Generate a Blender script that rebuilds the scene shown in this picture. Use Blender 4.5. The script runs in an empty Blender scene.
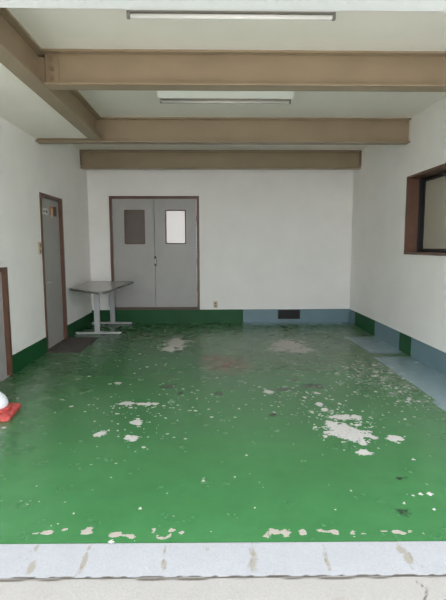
import bpy, bmesh, math, random
import numpy as np
from mathutils import Vector, Matrix
random.seed(4)
scene = bpy.context.scene
col = scene.collection

# ------------------------------------------------------------------ dimensions (metres)
L, R, B, C, S = -2.222, 2.53, 8.463, 3.013, 2.752     # left, right, back walls, ceiling, low side soffit
F = 2.05                                              # front edge of the garage floor
EYE = 1.4
DADO_L, DADO = 0.209, 0.243
BEAM_Z = 2.735                                        # underside of the steel beams

# ------------------------------------------------------------------ node helpers
def mat(name):
    m = bpy.data.materials.new(name); m.use_nodes = True
    nt = m.node_tree
    return m, nt, nt.nodes['Principled BSDF']

def nd(nt, typ, **kw):
    n = nt.nodes.new(typ)
    for k, v in kw.items():
        if k in n.inputs.keys(): n.inputs[k].default_value = v
        else: setattr(n, k, v)
    return n

def math_(nt, op, a, b=None, clamp=False):
    n = nt.nodes.new('ShaderNodeMath'); n.operation = op; n.use_clamp = clamp
    for i, v in enumerate((a, b)):
        if v is None: continue
        if isinstance(v, (int, float)): n.inputs[i].default_value = v
        else: nt.links.new(v, n.inputs[i])
    return n.outputs[0]

def mixc(nt, fac, a, b):
    n = nt.nodes.new('ShaderNodeMix'); n.data_type = 'RGBA'
    for sock, v in ((n.inputs[0], fac), (n.inputs[6], a), (n.inputs[7], b)):
        if isinstance(v, (int, float)): sock.default_value = v
        elif isinstance(v, tuple): sock.default_value = (*v, 1)
        else: nt.links.new(v, sock)
    return n.outputs[2]

def noise(nt, scale, detail=4, rough=.55, vec=None):
    n = nt.nodes.new('ShaderNodeTexNoise')
    n.inputs['Scale'].default_value = scale; n.inputs['Detail'].default_value = detail
    n.inputs['Roughness'].default_value = rough
    if vec is None:
        tc = nt.nodes.new('ShaderNodeTexCoord'); vec = tc.outputs['Object']
    nt.links.new(vec, n.inputs['Vector'])
    return n.outputs['Fac']

def step(nt, val, lo, hi):
    n = nt.nodes.new('ShaderNodeMapRange'); n.clamp = True
    n.inputs['From Min'].default_value = lo; n.inputs['From Max'].default_value = hi
    nt.links.new(val, n.inputs['Value'])
    return n.outputs[0]

def bump(nt, bsdf, h, strength=.2, dist=.01):
    n = nt.nodes.new('ShaderNodeBump'); n.inputs['Strength'].default_value = strength
    n.inputs['Distance'].default_value = dist
    nt.links.new(h, n.inputs['Height']); nt.links.new(n.outputs[0], bsdf.inputs['Normal'])

def plain(name, c, rough=.5, var=.08, scale=9, metal=0, bmp=0, bscale=120, spec=.5):
    """one paint or plastic colour with slight uneven tone"""
    m, nt, b = mat(name)
    f = noise(nt, scale)
    lo = tuple(x*(1-var) for x in c); hi = tuple(min(1, x*(1+var)) for x in c)
    nt.links.new(mixc(nt, step(nt, f, .3, .7), lo, hi), b.inputs['Base Color'])
    b.inputs['Roughness'].default_value = rough; b.inputs['Metallic'].default_value = metal
    b.inputs['Specular IOR Level'].default_value = spec
    if bmp: bump(nt, b, noise(nt, bscale, 3), bmp, .004)
    return m

M = {}
M['wall'] = plain('white_wall_paint', (.86, .845, .825), .75, .025, 2.2, bmp=.12, bscale=180, spec=.25)
M['ceiling'] = plain('white_ceiling_board', (.85, .81, .755), .8, .02, 1.5, bmp=.06, bscale=150, spec=.2)
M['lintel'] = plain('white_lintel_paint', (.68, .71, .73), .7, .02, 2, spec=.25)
M['steel'] = plain('taupe_beam_paint', (.305, .235, .158), .42, .07, 3, bmp=.04, bscale=60, spec=.4)
M['bolt'] = plain('taupe_bolt_paint', (.26, .19, .125), .4, .05, 9)
M['door'] = plain('grey_door_paint', (.365, .355, .345), .42, .04, 4, bmp=.03, bscale=50)
M['frame'] = plain('brown_frame_paint', (.105, .046, .027), .4, .12, 7)
M['sill'] = plain('dark_brown_sill', (.085, .055, .040), .5, .1, 7)
M['wood'] = plain('brown_wood_reveal', (.125, .058, .036), .42, .18, 5)
M['black'] = plain('black_sash', (.006, .006, .007), .35, .1, 9)
M['vent'] = plain('black_vent_metal', (.008, .008, .009), .5, .1, 9)
M['frost'] = plain('frosted_glass_unlit', (.42, .39, .31), .25, .03, 1.2)
M['darkglass'] = plain('dark_door_glass', (.095, .070, .055), .4, .1, 3)
M['green'] = plain('dark_green_dado', (.008, .080, .024), .45, .14, 3, spec=.25, bmp=.04, bscale=40)
M['blue'] = plain('blue_grey_dado', (.145, .235, .27), .45, .08, 3, bmp=.04, bscale=40)
M['tablegrey'] = plain('light_grey_leg_metal', (.42, .425, .43), .4, .04, 8)
M['tabletop'] = plain('grey_laminate', (.36, .36, .32), .2, .06, 4)
M['edge'] = plain('dark_edge_band', (.13, .13, .115), .4, .06, 5)
M['foot'] = plain('black_rubber_foot', (.015, .015, .015), .7)
M['ivory'] = plain('ivory_plastic', (.56, .47, .33), .4, .04, 9)
M['ivorydark'] = plain('dark_ivory_plastic', (.20, .17, .12), .4, .04, 9)  # darker ivory of the rockers and outlet sockets
M['chrome'] = plain('satin_metal', (.52, .50, .47), .35, .05, 9, metal=.4)
M['mat'] = plain('brown_grey_doormat', (.115, .10, .095), .9, .25, 30, bmp=.6, bscale=300, spec=.2)
M['white'] = plain('white_plastic', (.82, .84, .88), .35, .02, 9)
M['red'] = plain('red_rubber', (.55, .085, .075), .5, .35, 25, bmp=.2, bscale=60)
M['lampbody'] = plain('white_lamp_enamel', (.83, .84, .82), .35, .02, 6)
M['tube'] = plain('white_tube_glass', (.92, .91, .91), .15, .01, 6)
M['tube_shaded'] = plain('white_tube_glass_shaded', (.55, .53, .51), .15, .03, 6)  # same white tube, its backlit look put into a darker colour
M['socket'] = plain('grey_lamp_socket', (.24, .23, .21), .4, .05, 9)
M['gap_shade'] = plain('lamp_gap_shade_grey', (.27, .26, .24), .4, .05, 9)  # painted shade for the gap above the tube
M['signwhite'] = plain('white_sign_plate', (.62, .63, .62), .4, .03, 9)
M['signdark'] = plain('dark_sign_print', (.03, .03, .03), .5, .03, 9)
M['orange'] = plain('orange_tag', (.45, .20, .06), .5, .1, 20)
M['tagwhite'] = plain('cream_tag', (.62, .52, .40), .5, .03, 20)
M['browntag'] = plain('brown_tag', (.09, .045, .022), .5, .1, 20)

def translucent(name, c):
    m, nt, b = mat(name)
    out = nt.nodes['Material Output']
    d = nd(nt, 'ShaderNodeBsdfTranslucent'); d.inputs['Color'].default_value = (*c, 1)
    b.inputs['Base Color'].default_value = (.55, .54, .53, 1); b.inputs['Roughness'].default_value = .35
    mx = nt.nodes.new('ShaderNodeMixShader'); mx.inputs[0].default_value = .5
    nt.links.new(d.outputs[0], mx.inputs[1]); nt.links.new(b.outputs[0], mx.inputs[2])
    nt.links.new(mx.outputs[0], out.inputs['Surface'])
    f = noise(nt, 14, 3); bump(nt, b, f, .2, .004)
    return m
M['litglass'] = translucent('frosted_glass_daylit', (.46, .46, .46))

# ------------------------------------------------------------------ worn floor paint
def floor_material():
    m, nt, b = mat('worn_green_floor_paint')
    def att(n):
        a = nt.nodes.new('ShaderNodeAttribute'); a.attribute_name = n; return a.outputs['Fac']
    tc = nt.nodes.new('ShaderNodeTexCoord'); P = tc.outputs['Object']
    sp = nt.nodes.new('ShaderNodeSeparateXYZ'); nt.links.new(P, sp.inputs[0])
    big = noise(nt, .9, 3, .5, P); mid = noise(nt, 6, 5, .6, P)
    nf = noise(nt, 19, 8, .70, P); nfine = noise(nt, 48, 5, .65, P)
    # paint
    green = mixc(nt, step(nt, big, .3, .7), (.043, .165, .054), (.057, .203, .070))
    green = mixc(nt, math_(nt, 'MULTIPLY', step(nt, mid, .42, .75), .35), green, (.034, .122, .046))
    # grime: brownish film where things stood for years
    grime = math_(nt, 'MULTIPLY', att('grime'), step(nt, mid, .15, .7), True)
    green = mixc(nt, grime, green, (.082, .098, .066))
    blue = mixc(nt, step(nt, mid, .3, .7), (.21, .30, .335), (.26, .355, .39))
    isblue = step(nt, math_(nt, 'ADD', att('blue'), math_(nt, 'MULTIPLY', math_(nt, 'SUBTRACT', nf, .5), .08)), .45, .55)
    c = mixc(nt, isblue, green, blue)
    # rust-red old coat
    redf = math_(nt, 'MULTIPLY', math_(nt, 'MULTIPLY', att('red'), step(nt, mid, .25, .55)), .9)
    c = mixc(nt, redf, c, (.175, .070, .045))
    # dark stains
    dk = step(nt, math_(nt, 'ADD', att('dark'), math_(nt, 'MULTIPLY', math_(nt, 'SUBTRACT', nf, .5), 2.4)), .5, .8)
    c = mixc(nt, math_(nt, 'MULTIPLY', dk, .8), c, (.016, .024, .018))
    # bare concrete where the coat has flaked off
    wv = math_(nt, 'ADD', att('wear'), math_(nt, 'MULTIPLY', math_(nt, 'SUBTRACT', nf, .5), 1.7))
    wv = math_(nt, 'ADD', wv, math_(nt, 'MULTIPLY', math_(nt, 'SUBTRACT', noise(nt, 8, 4, .6, P), .5), 1.6))
    w1 = step(nt, wv, .54, .58)
    # scattered chips
    vo = nt.nodes.new('ShaderNodeTexVoronoi'); vo.inputs['Scale'].default_value = 21
    vo.inputs['Randomness'].default_value = 1
    wob = nt.nodes.new('ShaderNodeVectorMath'); wob.operation = 'SCALE'; wob.inputs['Scale'].default_value = 1
    ncol = nt.nodes.new('ShaderNodeTexNoise'); ncol.inputs['Scale'].default_value = 55; nt.links.new(P, ncol.inputs['Vector'])
    va = nt.nodes.new('ShaderNodeVectorMath'); va.operation = 'MULTIPLY_ADD'
    nt.links.new(ncol.outputs['Color'], va.inputs[0]); va.inputs[1].default_value = (.035, .035, 0); nt.links.new(P, va.inputs[2])
    nt.links.new(va.outputs[0], vo.inputs['Vector'])
    sepc = nt.nodes.new('ShaderNodeSeparateColor'); nt.links.new(vo.outputs['Color'], sepc.inputs[0])
    # a cell carries a chip when its random number is under the local density; chip size varies by cell
    has = math_(nt, 'LESS_THAN', sepc.outputs[0], att('chips'))
    size = math_(nt, 'MULTIPLY', math_(nt, 'POWER', sepc.outputs[1], 1.8), .42)
    chip = math_(nt, 'MULTIPLY', has, math_(nt, 'LESS_THAN', vo.outputs['Distance'], math_(nt, 'MULTIPLY', math_(nt, 'ADD', size, .08), att('chipsize'))))
    chip = math_(nt, 'MULTIPLY', chip, math_(nt, 'SUBTRACT', 1, isblue))
    v2 = nt.nodes.new('ShaderNodeTexVoronoi'); v2.inputs['Scale'].default_value = 36
    nt.links.new(va.outputs[0], v2.inputs['Vector'])
    s2 = nt.nodes.new('ShaderNodeSeparateColor'); nt.links.new(v2.outputs['Color'], s2.inputs[0])
    has2 = math_(nt, 'LESS_THAN', s2.outputs[0], math_(nt, 'MULTIPLY', att('chips'), .75))
    sz2 = math_(nt, 'ADD', math_(nt, 'MULTIPLY', math_(nt, 'POWER', s2.outputs[1], 2), .34), .14)
    chip2 = math_(nt, 'MULTIPLY', has2, math_(nt, 'LESS_THAN', v2.outputs['Distance'], math_(nt, 'MULTIPLY', sz2, att('chipsize'))))
    chip2 = math_(nt, 'MULTIPLY', chip2, math_(nt, 'SUBTRACT', 1, isblue))
    bare = math_(nt, 'MAXIMUM', math_(nt, 'MAXIMUM', w1, chip), chip2)
    conc = mixc(nt, step(nt, nfine, .3, .7), (.48, .45, .425), (.64, .615, .59))
    conc = mixc(nt, math_(nt, 'MULTIPLY', att('tan'), .8), conc, (.33, .285, .23))
    c = mixc(nt, bare, c, conc)
    nt.links.new(c, b.inputs['Base Color'])
    r = math_(nt, 'ADD', math_(nt, 'MULTIPLY', bare, .5), math_(nt, 'ADD', .17, math_(nt, 'MULTIPLY', mid, .16)))
    nt.links.new(math_(nt, 'ADD', r, math_(nt, 'MULTIPLY', grime, .12)), b.inputs['Roughness'])
    b.inputs['Specular IOR Level'].default_value = .5
    h = math_(nt, 'SUBTRACT', math_(nt, 'MULTIPLY', mid, .5), math_(nt, 'MULTIPLY', bare, .6))
    bump(nt, b, h, .04, .003)
    return m
M['floor'] = floor_material()

def concrete(name, base, stain, patches, crack=False):
    m, nt, b = mat(name)
    tc = nt.nodes.new('ShaderNodeTexCoord'); P = tc.outputs['Object']
    f1 = noise(nt, 5, 6, .6, P); f2 = noise(nt, 90, 4, .7, P)
    c = mixc(nt, step(nt, f1, .3, .7), tuple(x*.93 for x in base), base)
    c = mixc(nt, math_(nt, 'MULTIPLY', step(nt, f2, .35, .8), .45), c, tuple(x*.62 for x in base))
    a = nt.nodes.new('ShaderNodeAttribute'); a.attribute_name = 'stain'
    sv = math_(nt, 'ADD', a.outputs['Fac'], math_(nt, 'MULTIPLY', math_(nt, 'SUBTRACT', noise(nt, 22, 5, .6, P), .5), 1.1))
    c = mixc(nt, math_(nt, 'MULTIPLY', step(nt, sv, .45, .7), .8), c, stain)
    k = nt.nodes.new('ShaderNodeAttribute'); k.attribute_name = 'crack'
    c = mixc(nt, math_(nt, 'MULTIPLY', step(nt, k.outputs['Fac'], .15, .6), .85), c, (.085, .068, .052))
    nt.links.new(c, b.inputs['Base Color']); b.inputs['Roughness'].default_value = .9
    b.inputs['Specular IOR Level'].default_value = .2
    bump(nt, b, math_(nt, 'ADD', f2, math_(nt, 'MULTIPLY', f1, .6)), .35, .006)
    return m
M['kerb'] = concrete('pale_kerb_concrete', (.385, .385, .395), (.27, .235, .19), None)
M['apron'] = concrete('rough_apron_concrete', (.39, .365, .34), (.30, .25, .20), None)

# ------------------------------------------------------------------ geometry helpers
def box(bm, x0, x1, y0, y1, z0, z1, bevel=0, mi=0):
    g = bmesh.ops.create_cube(bm, size=1)
    for v in g['verts']:
        v.co = Vector((x0+(v.co.x+.5)*(x1-x0), y0+(v.co.y+.5)*(y1-y0), z0+(v.co.z+.5)*(z1-z0)))
    fs = {f for v in g['verts'] for f in v.link_faces}
    for f in fs: f.material_index = mi
    if bevel:
        es = list({e for f in fs for e in f.edges})
        bmesh.ops.bevel(bm, geom=es, offset=bevel, segments=2, affect='EDGES', profile=.7)

def cyl(bm, p0, p1, r, seg=16, r1=None):
    p0, p1 = Vector(p0), Vector(p1); d = p1-p0
    q = Vector((0, 0, 1)).rotation_difference(d.normalized()).to_matrix().to_4x4()
    bmesh.ops.create_cone(bm, cap_ends=True, segments=seg, radius1=r, radius2=r if r1 is None else r1,
                          depth=d.length, matrix=Matrix.Translation((p0+p1)/2) @ q)

def lathe(bm, prof, cx, cy, seg=40):
    rings = []
    for r, z in prof:
        rings.append([bm.verts.new((cx+r*math.cos(2*math.pi*i/seg), cy+r*math.sin(2*math.pi*i/seg), z)) for i in range(seg)])
    for a, b_ in zip(rings, rings[1:]):
        for i in range(seg):
            bm.faces.new((a[i], a[(i+1) % seg], b_[(i+1) % seg], b_[i]))
    bm.faces.new(rings[0][::-1]); bm.faces.new(rings[-1])

def prism(bm, pts, z0, z1):
    a = [bm.verts.new((x, y, z0)) for x, y in pts]; b_ = [bm.verts.new((x, y, z1)) for x, y in pts]
    n = len(pts)
    bm.faces.new(a[::-1]); bm.faces.new(b_)
    for i in range(n): bm.faces.new((a[i], a[(i+1) % n], b_[(i+1) % n], b_[i]))

def extrude_x(bm, prof, x0, x1):
    a = [bm.verts.new((x0, y, z)) for y, z in prof]; b_ = [bm.verts.new((x1, y, z)) for y, z in prof]
    n = len(prof)
    bm.faces.new(a); bm.faces.new(b_[::-1])
    for i in range(n): bm.faces.new((a[(i+1) % n], a[i], b_[i], b_[(i+1) % n]))

def obj(name, bm, mats, parent=None, smooth=False):
    bmesh.ops.recalc_face_normals(bm, faces=bm.faces)
    me = bpy.data.meshes.new(name); bm.to_mesh(me); bm.free()
    for m in (mats if isinstance(mats, (list, tuple)) else [mats]): me.materials.append(m)
    if smooth:
        for p in me.polygons: p.use_smooth = True
    o = bpy.data.objects.new(name, me); col.objects.link(o)
    if parent:
        o.parent = parent; o.matrix_parent_inverse = Matrix.Translation(-Vector(parent.location))
    return o

def B_(name, mats, parent, *boxes, bevel=0, smooth=False):
    bm = bmesh.new()
    for bx in boxes: box(bm, *bx[:6], bevel, bx[6] if len(bx) > 6 else 0)
    return obj(name, bm, mats, parent, smooth)

def thing(name, loc, label, cat, group=None):
    o = bpy.data.objects.new(name, None); col.objects.link(o); o.location = loc
    o.empty_display_size = .1
    tag(o, label, cat, group); return o

def tag(o, label, cat, group=None):
    o['label'] = label; o['category'] = cat
    if group: o['group'] = group
    return o

def struct(o, label=None, cat=None):
    o['kind'] = 'structure'
    if label: o['label'] = label
    if cat: o['category'] = cat
    return o

def sroot(name, loc, label, cat):
    o = bpy.data.objects.new(name, None); col.objects.link(o); o.location = loc; o.empty_display_size = .1
    return struct(o, label, cat)

def set_attr(me, name, vals):
    a = me.attributes.new(name, 'FLOAT', 'POINT'); a.data.foreach_set('value', vals.astype(np.float32))

def grid(x0, x1, y0, y1, s, zf):
    nx, ny = int((x1-x0)/s)+1, int((y1-y0)/s)+1
    X, Y = np.meshgrid(np.linspace(x0, x1, nx), np.linspace(y0, y1, ny))
    V = np.stack([X.ravel(), Y.ravel(), zf(X, Y).ravel()], 1)
    i = np.arange(nx*ny).reshape(ny, nx)
    Fc = np.stack([i[:-1, :-1], i[:-1, 1:], i[1:, 1:], i[1:, :-1]], -1).reshape(-1, 4)
    me = bpy.data.meshes.new('grid'); me.from_pydata(V.tolist(), [], Fc.tolist()); me.update()
    return me, X.ravel(), Y.ravel()

def blobs(X, Y, lst, soft=1.0):
    v = np.full(X.shape, -1.0)
    for x, y, a, b_ in lst:
        d = np.sqrt(((X-x)/a)**2+((Y-y)/b_)**2)
        v = np.maximum(v, 1.0-.5*d**soft)
    return np.clip(v, -1, 1)

# ------------------------------------------------------------------ floor
me, X, Y = grid(L, R, F, B, .02, lambda x, y: x*0)
def skew(me, w):
    for v in me.vertices: v.co.y += (.006-.0145*v.co.x)*w(v.co.y)
skew(me, lambda y: min(1, max(0, 1-(y-F)/1.0)))
fl = bpy.data.objects.new('floor', me); col.objects.link(fl); me.materials.append(M['floor'])
struct(fl, 'worn glossy green painted concrete garage floor', 'floor')
WEAR = [(-0.54,6.65,0.160,0.425),(-0.60,6.32,0.125,0.192),(1.08,6.46,0.242,0.404),(1.18,6.14,0.190,0.182),(0.91,6.21,0.165,0.124),
 (1.00,3.39,0.153,0.174),(1.02,3.25,0.118,0.108),(0.95,3.51,0.079,0.083),(1.17,3.25,0.037,0.054),(1.33,3.23,0.058,0.062),
 (1.02,3.00,0.062,0.046),(-0.60,3.28,0.066,0.054),(-0.62,3.62,0.041,0.087),(-0.85,3.38,0.045,0.067),(-0.77,4.05,0.090,0.041),
 (-0.60,4.02,0.089,0.040),(0.95,3.98,0.035,0.052),(0.97,3.82,0.068,0.049),(1.08,3.66,0.115,0.067),(0.82,3.78,0.033,0.047),
 (0.53,4.33,0.038,0.061),(0.98,4.29,0.038,0.060),(1.23,2.47,0.017,0.016),(-0.99,4.67,0.042,0.042)]
EDGE = [(-0.85,2.13,0.044,0.023),(-0.75,2.16,0.025,0.016),(-0.63,2.15,0.039,0.040),(-0.45,2.12,0.058,0.040),(-0.32,2.15,0.030,0.020),
 (-0.24,2.10,0.044,0.031),(-0.19,2.13,0.034,0.040),(-0.06,2.11,0.019,0.016),(0.30,2.11,0.068,0.039),(0.42,2.13,0.024,0.024),
 (0.56,2.13,0.044,0.028),(0.67,2.12,0.029,0.024),(0.74,2.11,0.020,0.019),(0.84,2.12,0.020,0.016),(0.91,2.13,0.039,0.024),
 (0.97,2.12,0.020,0.016),(1.04,2.10,0.024,0.024),(-0.96,2.15,0.019,0.012)]
DARK = [(-0.46,4.55,0.071,0.101),(0.05,4.29,0.048,0.091),(0.68,4.42,0.138,0.064),(0.99,4.51,0.141,0.101),(0.84,4.73,0.063,0.054),
 (0.49,3.72,0.042,0.046),(1.00,2.29,0.043,0.037),(-0.32,4.33,0.039,0.046),(0.18,4.47,0.029,0.049),(1.13,2.64,0.036,0.024)]
RED = [(0.17,5.42,0.192,0.286),(0.02,5.72,0.127,0.158)]
def ragged(lst):
    out = []
    for x, y, a, b_ in lst:
        n = 3+int(a/.012)
        for k in range(n):
            q = random.uniform(.25, .55)
            out.append((x+random.uniform(-1, 1)*a*.9, y+random.uniform(-1, 1)*b_*.6, max(.008, a*q), max(.007, b_*q)))
    return out
EDGE = ragged(EDGE)
CHIP = [(1.83,4.77,0.362,0.685,.95),(1.76,4.21,0.170,0.354,.9),(1.67,5.10,0.250,0.427,.7),(1.06,3.59,0.324,0.348,.6),(0.79,4.09,0.366,0.390,.4),
 (-0.70,3.75,0.377,0.521,.32),(1.08,6.46,0.641,0.817,.2),(-0.54,6.65,0.409,0.641,.15),(1.14,2.40,0.144,0.306,.14),(0.05,2.43,1.5,0.419,.06),(-0.31,4.12,0.368,0.394,.22)]
set_attr(me, 'wear', blobs(X, Y, WEAR+EDGE))
set_attr(me, 'tan', np.clip(blobs(X, Y, [(a, b_, c*1.3, d*1.3) for a, b_, c, d in EDGE])*2, 0, 1))
set_attr(me, 'dark', blobs(X, Y, DARK))
set_attr(me, 'red', np.clip(blobs(X, Y, RED)*1.3, 0, 1))
ch = np.full(X.shape, .032)
for x, y, a, b_, d in CHIP:
    ch = np.maximum(ch, d*np.exp(-(((X-x)/a)**2+((Y-y)/b_)**2)*.9))
set_attr(me, 'chips', ch)
set_attr(me, 'chipsize', np.clip(.55+.25*(Y-2.6), .55, 1.15))
def soft_rect(x0, x1, y0, y1, s):
    return np.clip(np.minimum.reduce([(X-x0)/s, (x1-X)/s, (Y-y0)/s, (y1-Y)/s])+.5, 0, 1)
blue = np.maximum.reduce([soft_rect(2.06, 3, 5.90, 7.0, .02), soft_rect(2.03, 3, 4.0, 5.70, .02), soft_rect(1.97, 3, 1, 4.02, .02),
                          soft_rect(.55, 3, 8.2, 9, .03)])
set_attr(me, 'blue', blue)
grime = np.maximum.reduce([.75*np.clip((X-1.2)/1.1, 0, 1)*np.clip((Y-3)/2.5, 0, 1),
                           .55*soft_rect(.2, 3, 5.2, 9, 1.2), .30*soft_rect(-3, 3, 6.6, 9, 1.5), .5*soft_rect(-3, -1.5, 3.2, 6.6, .7)])
set_attr(me, 'grime', grime*(1-blue))

# kerb strip at the opening, apron outside
KX0, KX1 = L-.6, R+.6
me, X, Y = grid(KX0, KX1, 1.845, F, .012, lambda x, y: -.018*(F-y)/(F-1.845)-.0015+.0*x)
skew(me, lambda y: 1)
kerb = bpy.data.objects.new('trim_1', me); col.objects.link(kerb); me.materials.append(M['kerb'])
struct(kerb, 'pale concrete kerb strip along the front edge of the green floor', 'kerb')
ST = [(-.814,1.905,.018,.05),(-.834,2.02,.010,.03),(-.588,1.93,.012,.075),(-.586,2.02,.008,.03),(-.228,1.91,.014,.05),(-.232,2.0,.008,.04),
      (.172,1.92,.024,.06),(.178,1.985,.020,.035),(.508,1.93,.010,.06),(.520,2.015,.007,.03),(.884,1.945,.024,.055),(.870,2.0,.018,.04),
      (-1.0,1.95,.012,.06),(1.12,1.95,.012,.05),(-.034,2.01,.012,.02),(1.3,1.92,.02,.05),(-1.3,1.92,.02,.05)]
set_attr(me, 'stain', blobs(X, Y, ST))
ck = np.zeros(X.shape)
for x0, sl in ((-.84, .06), (-.585, .03), (-.23, -.02), (.175, .02), (.515, .03), (.87, -.12)):
    ck = np.maximum(ck, .36*np.exp(-((X-(x0+sl*(2.05-Y)/.2*-.5+.006*np.sin(Y*90)))/.004)**2))
ck = np.maximum(ck, np.exp(-((Y-1.845-.004*np.sin(X*23)-.003*np.sin(X*57))/.0035)**2))
set_attr(me, 'crack', ck)
me, X, Y = grid(KX0, KX1, 1.2, 1.846, .012, lambda x, y: -.0215+.0*x)
skew(me, lambda y: min(1, max(0, (y-1.2)/.3)))
ap = bpy.data.objects.new('trim_2', me); col.objects.link(ap); me.materials.append(M['apron'])
struct(ap, 'rough concrete apron outside the kerb strip', 'apron')
set_attr(me, 'stain', blobs(X, Y, [(.5, 1.72, .12, .05), (-.7, 1.74, .1, .03)])*.55)
edge = 1.841+.005*np.sin(X*9)+.004*np.sin(X*31+1)
ck = np.exp(-((Y-edge)/.007)**2)
ck = np.maximum(ck, .7*np.exp(-((X-(.86+.02*np.sin(Y*40)+(1.82-Y)*.03))/.006)**2)*(Y < 1.82))
set_attr(me, 'crack', ck)
B_('ground', M['apron'], None, (-14, 14, -14, 40, -.4, -.2)); struct(bpy.data.objects['ground'])
# the drive beyond, out to the street
B_('trim_4', M['apron'], None, (-14, 14, -14, 1.2, -.2, -.023)); struct(bpy.data.objects['trim_4'])

# ------------------------------------------------------------------ walls
def wall_y(name, x0, x1, y0, y1, z1, holes, m):
    """wall running along Y between x0 and x1, holes = (ya, yb, za, zb)"""
    bm = bmesh.new()
    ys = sorted({y0, y1, *[h[0] for h in holes], *[h[1] for h in holes]})
    for a, b_ in zip(ys, ys[1:]):
        hs = sorted([(h[2], h[3]) for h in holes if h[0] <= a and h[1] >= b_])
        z = 0
        for za, zb in hs:
            if za > z: box(bm, x0, x1, a, b_, z, za)
            z = zb
        if z < z1: box(bm, x0, x1, a, b_, z, z1)
    bmesh.ops.remove_doubles(bm, verts=bm.verts, dist=1e-5)
    return obj(name, bm, m)
D1 = (4.15, 5.03); D1T = 1.185
D2 = (6.10, 6.975); D2T = 2.095
WN = (4.42, 6.10, 1.29, 2.29)
ZT = 3.2
struct(wall_y('wall_left', L-.18, L, F, B, ZT, [(D1[0], D1[1], 0, D1T), (D2[0], D2[1], 0, D2T)], M['wall']), 'white painted left wall', 'wall')
struct(wall_y('wall_right', R, R+.30, F, B, ZT, [WN], M['wall']), 'white painted right wall', 'wall')
DX0, DX1, DZ0, DZ1 = -1.852, -.243, .243, 2.297
bm = bmesh.new()
box(bm, L-.18, DX0, B, B+.18, 0, ZT); box(bm, DX1, R+.30, B, B+.18, 0, ZT)
box(bm, DX0, DX1, B, B+.18, 0, DZ0); box(bm, DX0, DX1, B, B+.18, DZ1, ZT)
struct(obj('wall_back', bm, M['wall']), 'white painted back wall', 'wall')
struct(B_('ceiling', M['ceiling'], None, (L, R, 2.30, B, C, C+.15)), 'white ceiling between steel beams', 'ceiling')
struct(B_('trim_3', M['ceiling'], None, (L, -1.475, 2.30, 6.05, S, C)), 'low white boxed soffit along the left wall', 'soffit')
struct(B_('wall_front', M['lintel'], None, (L-.6, R+.7, F, 2.30, 2.497, 3.25)), 'white lintel over the garage opening', 'lintel')

# painted dado bands
G, U = 0, 1
b1 = B_('baseboard_left', [M['green'], M['blue']], None, (L, L+.012, F, D1[0]-.0, 0, DADO_L), (L, L+.012, D1[1], D2[0], 0, DADO_L), (L, L+.012, D2[1], B-.012, 0, DADO_L))
struct(b1, 'dark green painted band along the foot of the left wall', 'baseboard')
VX0, VX1, VZ0, VZ1 = 1.195, 1.605, .062, .232
bb = B_('baseboard_back', [M['green'], M['blue']], None, (L, .552, B-.012, B, 0, DADO, G), (.552, R, B-.012, B, 0, DADO, U))
struct(bb, 'green and blue-grey painted band along the foot of the back wall', 'baseboard')
br = B_('baseboard_right', [M['green'], M['blue']], None, (R-.012, R, 8.08, B-.012, 0, DADO, U), (R-.012, R, 7.07, 8.08, 0, DADO, G),
        (R-.012, R, 6.11, 7.07, 0, DADO, U), (R-.012, R, 5.74, 6.11, 0, DADO, G), (R-.012, R, F, 5.74, 0, DADO, U))
struct(br, 'blue-grey painted band with two green patches along the right wall', 'baseboard')

# ------------------------------------------------------------------ window in the right wall
w = sroot('window_1', (R, 5.26, 1.29), 'brown wood window with dark sash and frosted glass in the right wall', 'window')
y0, y1, z0, z1 = WN
t = .03
B_('window_frame', M['wood'], w, (R-.008, R+.15, y1-t, y1, z0, z1), (R-.008, R+.15, y0, y0+t, z0, z1),
   (R-.008, R+.15, y0+t, y1-t, z1-t, z1), bevel=.002)
B_('window_sill', M['wood'], w, (R-.012, R+.15, y0+t, y1-t, z0, z0+t), bevel=.002)
B_('sash_track', M['black'], w, (R+.15, R+.28, y1-t, y1, z0, z1), (R+.15, R+.28, y0, y0+t, z0, z1),
   (R+.15, R+.28, y0+t, y1-t, z1-t, z1), (R+.15, R+.28, y0+t, y1-t, z0, z0+t))
ym = (y0+y1)/2-.1
for a, b_, xo in ((ym-.03, y1-t, .195), (y0+t, ym+.03, .236)):
    sash = B_('window_sash', M['black'], w, (R+xo, R+xo+.035, b_-.06, b_, z0+t, z1-t), (R+xo, R+xo+.035, a, a+.06, z0+t, z1-t),
              (R+xo, R+xo+.035, a+.06, b_-.06, z0+t, z0+t+.045), (R+xo, R+xo+.035, a+.06, b_-.06, z1-t-.045, z1-t))
    B_('window_pane', M['frost'], sash, (R+xo+.012, R+xo+.02, a+.06, b_-.06, z0+t+.045, z1-t-.045))

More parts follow.
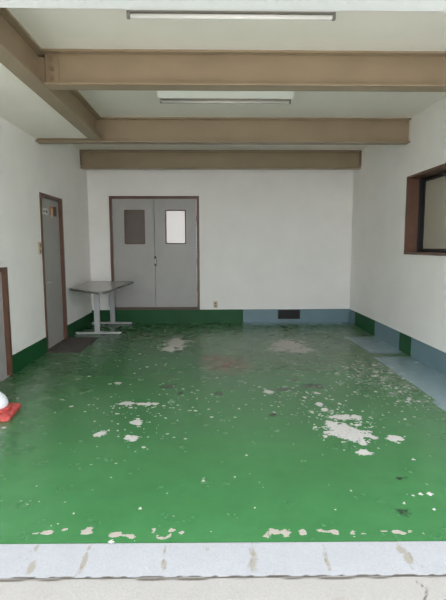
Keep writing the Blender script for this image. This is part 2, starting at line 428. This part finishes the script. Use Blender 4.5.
# ------------------------------------------------------------------ double door in the back wall
d = sroot('door_3', ((DX0+DX1)/2, B, DZ0), 'grey double door with small windows and brown frame in the back wall', 'door')
t = .05
B_('door_frame', M['frame'], d, (DX0, DX0+t, B-.012, B+.12, DZ0+.03, DZ1), (DX1-t, DX1, B-.012, B+.12, DZ0+.03, DZ1),
   (DX0+t, DX1-t, B-.012, B+.12, DZ1-t, DZ1), bevel=.003)
B_('door_sill', M['sill'], d, (DX0, DX1, B-.018, B+.12, DZ0, DZ0+.05), bevel=.002)
xm = -1.053
def leaf(x0, x1, wx0, wx1, wz0, wz1, glass, gname):
    y0, y1 = B+.018, B+.058
    z0, z1 = DZ0+.05, DZ1-t-.003
    lf = B_('door_leaf', M['door'], d, (x0, wx0, y0, y1, z0, z1), (wx1, x1, y0, y1, z0, z1), (wx0, wx1, y0, y1, z0, wz0), (wx0, wx1, y0, y1, wz1, z1))
    e = .016
    B_('glazing_bead', M['frame'], lf, (wx0-.004, wx0+e, y0-.006, y0+.02, wz0, wz1), (wx1-e, wx1+.004, y0-.006, y0+.02, wz0, wz1),
       (wx0+e, wx1-e, y0-.006, y0+.02, wz0-.004, wz0+e), (wx0+e, wx1-e, y0-.006, y0+.02, wz1-e, wz1+.004))
    p = B_(gname, glass, lf, (wx0, wx1, y0+.022, y0+.028, wz0, wz1))
    return lf, p
l1, p1 = leaf(DX0+t+.003, xm-.004, -1.588, -1.227, 1.445, 2.052, M['darkglass'], 'door_window')
p1['label'] = 'dark door window'
l2, p2 = leaf(xm+.004, DX1-t-.003, -.853, -.486, 1.445, 2.052, M['litglass'], 'door_window')
p2['label'] = 'bright frosted door window'
B_('gap_backing', M['sill'], l2, (xm-.02, xm+.03, B+.060, B+.072, DZ0+.05, DZ1-t-.003))  # added backing, stops daylight showing between the two leaves
bm = bmesh.new(); box(bm, xm-.013, xm+.024, B+.004, B+.018, 1.05, 1.225, .004); obj('door_handle', bm, M['signdark'], l2)
bm = bmesh.new(); box(bm, xm-.006, xm+.012, B-.006, B+.004, 1.09, 1.18, .003); obj('door_latch', bm, M['chrome'], l2)
for z in (.62, 1.13, 1.9):
    bm = bmesh.new(); cyl(bm, (DX0+t+.001, B+.012, z-.05), (DX0+t+.001, B+.012, z+.05), .006, 10); obj('hinge', bm, M['door'], l1)
    bm = bmesh.new(); cyl(bm, (DX1-t-.001, B+.012, z-.05), (DX1-t-.001, B+.012, z+.05), .006, 10); obj('hinge', bm, M['door'], l2)

# ------------------------------------------------------------------ doors in the left wall
def side_door(name, y0, y1, zt, label, rec, t=.045):
    r = sroot(name, (L, (y0+y1)/2, 0), label, 'door')
    B_('door_frame', M['frame'], r, (L-.14, L+.014, y0, y0+t, 0, zt), (L-.14, L+.014, y1-t, y1, 0, zt), (L-.14, L+.014, y0+t, y1-t, zt-t, zt), bevel=.003)
    lf = B_('door_leaf', M['door'], r, (L-rec-.035, L-rec, y0+t, y1-t, .0115 if zt > 2 else .0035, zt-t))
    return r, lf
r2, lf2 = side_door('door_2', D2[0], D2[1], D2T, 'tall narrow grey door with lever handle in the left wall', .034)
B_('door_sill', M['sill'], r2, (L-.14, L-.0, D2[0]+.045, D2[1]-.045, 0, .011))
hx, hy, hz = L-.034, D2[0]+.115, .905
bm = bmesh.new(); box(bm, hx, hx+.008, hy-.022, hy+.022, hz-.08, hz+.08, .003); hp = obj('handle_plate', bm, M['chrome'], lf2)
bm = bmesh.new(); cyl(bm, (hx+.008, hy, hz+.02), (hx+.05, hy, hz+.02), .010); cyl(bm, (hx+.045, hy-.008, hz+.02), (hx+.045, hy+.15, hz+.015), .013)
obj('door_handle', bm, M['chrome'], lf2)
r1, lf1 = side_door('door_1', D1[0], D1[1], D1T, 'low grey hatch door with brown frame at the left edge of the photo', .035)
B_('door_sill', M['door'], r1, (L-.14, L, D1[0]+.045, D1[1]-.045, -.01, .003))

# papers and tags on the tall door
sx = L-.034
s1 = thing('door_sign', (sx, 6.38, 1.87), 'small pale sign with a dark square on the tall left door', 'sign')
B_('sign_plate', M['signwhite'], s1, (sx, sx+.003, 6.28, 6.49, 1.83, 1.915))
B_('printed_symbol', M['signdark'], s1, (sx+.003, sx+.0036, 6.412, 6.455, 1.852, 1.893))
B_('printed_lettering', M['browntag'], s1, *[(sx+.003, sx+.0036, 6.30+k*.03, 6.32+k*.03, 1.862, 1.884) for k in range(3)])
s2 = thing('door_tag', (sx, 6.64, 1.87), 'orange and cream tag stuck near the edge of the tall left door', 'tag')
B_('orange_card', M['orange'], s2, (sx, sx+.003, 6.555, 6.70, 1.84, 1.955))
B_('cream_card', M['tagwhite'], s2, (sx+.003, sx+.005, 6.60, 6.655, 1.80, 1.93))
B_('brown_card', M['browntag'], s2, (sx, sx+.003, 6.70, 6.83, 1.83, 1.965))

# ------------------------------------------------------------------ switch and outlet
sw = thing('light_switch', (L, 6.02, 1.38), 'ivory double wall switch beside the tall left door', 'light switch')
B_('switch_plate', M['ivory'], sw, (L, L+.009, 5.965, 6.075, 1.300, 1.460), bevel=.003)
for z in (1.34, 1.42):
    B_('rocker', M['ivorydark'], sw, (L+.009, L+.014, 6.005, 6.042, z-.022, z+.022), bevel=.002)
ou = thing('wall_outlet', (.045, B, .335), 'ivory power outlet low on the back wall right of the double door', 'outlet')
B_('outlet_plate', M['ivory'], ou, (.008, .082, B-.009, B, .275, .395), bevel=.003)
for z in (.31, .355):
    B_('socket', M['ivorydark'], ou, (.028, .062, B-.012, B-.009, z-.013, z+.013), bevel=.002)

# ------------------------------------------------------------------ air vent in the blue band
v = thing('air_vent', ((VX0+VX1)/2, B-.012, VZ0), 'black rectangular vent low in the blue-grey band of the back wall', 'vent')
e = .012
B_('vent_frame', M['vent'], v, (VX0, VX1, B-.016, B-.012, VZ0, VZ1), (VX0, VX0+e, B-.026, B-.016, VZ0, VZ1), (VX1-e, VX1, B-.026, B-.016, VZ0, VZ1),
   (VX0+e, VX1-e, B-.026, B-.016, VZ0, VZ0+e), (VX0+e, VX1-e, B-.026, B-.016, VZ1-e, VZ1))
bm = bmesh.new()
for k in range(7):
    z = VZ0+.022+k*.0205
    extrude_x(bm, [(B-.025, z-.004), (B-.016, z+.004), (B-.016, z+.007), (B-.025, z-.001)], VX0+e, VX1-e)
obj('louvre', bm, M['vent'], v)

# ------------------------------------------------------------------ steel beams
FT, WT, FW = .018, .011, .15
def beam_x(label, x0, x1, yf, z0=BEAM_Z, z1=C):
    r = thing('steel_beam', ((x0+x1)/2, yf+FW/2, z0), label, 'steel beam', 'taupe steel beams under the ceiling')
    B_('top_flange', M['steel'], r, (x0, x1, yf, yf+FW, z1-FT, z1))
    B_('web', M['steel'], r, (x0, x1, yf+FW/2-WT, yf+FW/2+WT, z0+FT, z1-FT))
    B_('bottom_flange', M['steel'], r, (x0, x1, yf, yf+FW, z0, z0+FT), bevel=.003)
    return r
Y1, Y2, Y3 = 4.036, 6.050, 8.03
LB0, LB1 = -1.545, -1.395
bmA = beam_x('nearest taupe cross beam, bolted to the lengthwise beam', LB1+.004, R, Y1)
bmB = beam_x('middle taupe cross beam behind the second ceiling lamp', L, R, Y2, 2.712)
bmC = beam_x('farthest taupe cross beam, close to the back wall', L, R, Y3, 2.712)
B_('end_plate', M['steel'], bmC, (L, L+.012, Y3, Y3+FW/2-WT, BEAM_Z+FT, C-FT))
B_('end_plate', M['steel'], bmC, (R-.012, R, Y3, Y3+FW/2-WT, BEAM_Z+FT, C-FT))
lb = thing('steel_beam', ((LB0+LB1)/2, 4.1, BEAM_Z), 'taupe beam running lengthwise along the left soffit', 'steel beam', 'taupe steel beams under the ceiling')
xc = (LB0+LB1)/2
B_('top_flange', M['steel'], lb, (xc+WT, LB1, 2.30, Y2, C-FT, C))
B_('web', M['steel'], lb, (xc-.004, xc+WT, 2.30, Y2, BEAM_Z+FT, C))
B_('bottom_flange', M['steel'], lb, (LB0, LB1, 2.30, Y2, BEAM_Z, BEAM_Z+FT-.001), bevel=.003)
yw = Y1+FW/2
B_('stiffener_plate', M['steel'], lb, (xc+WT, LB1, yw-WT-.012, yw-WT, BEAM_Z+FT, C-FT-.03))
B_('splice_plate', M['steel'], bmA, (LB1+.005, LB1+.115, yw-WT-.010, yw-WT, BEAM_Z+FT+.012, C-FT-.012), bevel=.002)
for z in (2.949, 2.877, 2.806):
    bm = bmesh.new(); yb = yw-WT-.010
    cyl(bm, (-1.338, yb, z), (-1.338, yb-.006, z), .024, 20); cyl(bm, (-1.338, yb-.006, z), (-1.338, yb-.024, z), .017, 6)
    obj('bolt', bm, M['bolt'], bmA)

# ------------------------------------------------------------------ fluorescent ceiling lamps
def lamp(label, x0, x1, yc, tube):
    r = thing('ceiling_lamp', ((x0+x1)/2, yc, C), label, 'ceiling lamp', 'fluorescent batten lamps on the ceiling')
    bm = bmesh.new()
    extrude_x(bm, [(yc-.105, C), (yc-.105, C-.010), (yc-.035, C-.072), (yc+.035, C-.072), (yc+.105, C-.010), (yc+.105, C)], x0-.012, x1+.012)
    obj('lamp_body', bm, M['lampbody'], r)
    B_('gap_shade', M['gap_shade'], r, (x0+.006, x1-.006, yc-.018, yc+.018, C-.0785, C-.0722))  # dark strip standing in for the shade between body and tube
    zt = C-.101
    bm = bmesh.new(); cyl(bm, (x0+.027, yc, zt), (x1-.027, yc, zt), .0155, 16); obj('fluorescent_tube', bm, tube, r, True)
    for xa, xb in ((x0+.004, x0+.026), (x1-.026, x1-.004)):
        bm = bmesh.new(); box(bm, xa, xb, yc-.014, yc+.014, zt-.016, C-.0788, .004); obj('lamp_socket', bm, M['socket'], r)
    return r
lamp('white fluorescent tube lamp nearest the garage opening', -.565, .828, 3.265, M['tube'])
lamp('white fluorescent batten lamp between the nearest and middle cross beams', -.553, .838, 5.09, M['tube_shaded'])

# ------------------------------------------------------------------ table in the back left corner
tb = thing('table', (-1.83, 7.8, 0), 'grey laminate table on two T-shaped legs in the back left corner', 'table')
TZ = .775
pts = [(-2.19, 8.44), (-2.205, 7.12), (-2.08, 6.94), (-1.93, 6.77), (-1.78, 6.61), (-1.66, 6.50), (-1.595, 6.46), (-1.54, 6.475), (-1.515, 6.53), (-1.505, 6.62), (-1.452, 8.44)]
bm = bmesh.new(); prism(bm, pts, TZ-.006, TZ); obj('tabletop', bm, M['tabletop'], tb)
bm = bmesh.new(); prism(bm, pts, TZ-.036, TZ-.006); obj('edge_band', bm, M['edge'], tb)
B_('support_rail', M['tablegrey'], tb, (-1.87, -1.80, 7.395, 8.315, TZ-.115, TZ-.061))
for yc, xk in ((7.37, -1.858), (8.34, -1.818)):
    B_('leg', M['tablegrey'], tb, (xk-.043, xk+.043, yc-.022, yc+.022, .038, TZ-.06), bevel=.004)
    bm = bmesh.new(); box(bm, -2.20, -1.475, yc-.03, yc+.03, .006, .041, .008)
    ft = obj('foot', bm, M['tablegrey'], tb)
    for xx in (-2.17, -1.505):
        bm = bmesh.new(); cyl(bm, (xx, yc, 0), (xx, yc, .0065), .02, 14); obj('glide', bm, M['foot'], ft)
    B_('top_bracket', M['tablegrey'], tb, (-2.12, -1.58, yc-.025, yc+.025, TZ-.06, TZ-.036))

# ------------------------------------------------------------------ doormat
bm = bmesh.new()
prism(bm, [(L+.016, 6.07), (-1.775, 6.06), (-1.77, 7.10), (L+.016, 7.10)], .0005, .009)
bmesh.ops.bevel(bm, geom=[e for e in bm.edges], offset=.003, segments=1, affect='EDGES')
tag(obj('doormat', bm, M['mat']), 'flat brown-grey doormat before the tall left door', 'doormat')

# ------------------------------------------------------------------ cone foot at the left edge
cx, cy = -1.862, 3.79
cn = thing('traffic_cone', (cx, cy, 0), 'red rubber cone base with white body on the floor at the left edge', 'traffic cone')
def sq(a, r=.03, n=5):
    o_ = []
    for k, (sx_, sy_) in enumerate(((1, 1), (-1, 1), (-1, -1), (1, -1))):
        for i in range(n):
            th = math.pi/2*(k+i/(n-1)); o_.append((sx_*(a-r)+r*math.cos(th), sy_*(a-r)+r*math.sin(th)))
    return o_
bm = bmesh.new(); rings = []
an = math.radians(8)
for a, z in ((.185, 0), (.192, .006), (.190, .028), (.176, .038), (.150, .044)):
    rings.append([bm.verts.new((cx+x*math.cos(an)-y*math.sin(an), cy+x*math.sin(an)+y*math.cos(an), z)) for x, y in sq(a)])
for a, b_ in zip(rings, rings[1:]):
    n = len(a)
    for i in range(n): bm.faces.new((a[i], a[(i+1) % n], b_[(i+1) % n], b_[i]))
bm.faces.new(rings[0][::-1]); bm.faces.new(rings[-1])
obj('cone_base', bm, M['red'], cn)
bm = bmesh.new(); lathe(bm, [(.150, .042), (.156, .052), (.150, .064), (.132, .072)], cx, cy); obj('base_rim', bm, M['red'], cn, True)
bm = bmesh.new(); lathe(bm, [(.126, .066), (.132, .085), (.131, .105), (.123, .130), (.108, .155), (.088, .175), (.070, .195), (.063, .23), (.058, .30), (.052, .37), (.046, .43)], cx, cy)
obj('cone_body', bm, M['white'], cn, True)
bm = bmesh.new(); lathe(bm, [(.046, .43), (.036, .50), (.028, .55), (.018, .56)], cx, cy); obj('cone_tip', bm, M['red'], cn, True)

# ------------------------------------------------------------------ light
W = bpy.data.worlds.new('overcast_sky'); scene.world = W; W.use_nodes = True
nt = W.node_tree; bg = nt.nodes['Background']
tc = nt.nodes.new('ShaderNodeTexCoord'); sp = nt.nodes.new('ShaderNodeSeparateXYZ'); nt.links.new(tc.outputs['Generated'], sp.inputs[0])
up = step(nt, sp.outputs['Z'], .0, .55)                      # hazy overcast: brightest near the horizon
nt.links.new(mixc(nt, up, (1.9, 1.95, 2.0), (1.35, 1.45, 1.52)), bg.inputs['Color']); bg.inputs['Strength'].default_value = 1.0

sun = bpy.data.lights.new('sun', 'SUN'); sun.energy = 11.0; sun.angle = math.radians(3); sun.color = (1, .97, .925)
so = bpy.data.objects.new('sun', sun); col.objects.link(so); so.location = (3, 12, 14)
so.rotation_euler = Vector((-.12, -.62, -.78)).to_track_quat('-Z', 'Y').to_euler()

# ------------------------------------------------------------------ camera
f, p, yw_, ro = 462.9, math.radians(6.614), math.radians(1.233), math.radians(.136)
cam = bpy.data.cameras.new('camera'); co = bpy.data.objects.new('camera', cam); col.objects.link(co)
cam.sensor_fit = 'VERTICAL'; cam.sensor_height = 36; cam.lens = f*36/600; cam.clip_start = .05
co.matrix_world = Matrix.Translation((0, 0, EYE)) @ Matrix.Rotation(-yw_, 4, 'Z') @ Matrix.Rotation(math.pi/2-p, 4, 'X') @ Matrix.Rotation(-ro, 4, 'Z')
scene.camera = co
vs = scene.view_settings
vs.view_transform = 'Standard'; vs.look = 'None'; vs.gamma = 1; vs.use_curve_mapping = False
vs.exposure = 1.20
scene.cycles.use_denoising = True; scene.cycles.denoising_prefilter = 'FAST'
scene.cycles.max_bounces = 14; scene.cycles.diffuse_bounces = 10; scene.cycles.glossy_bounces = 6
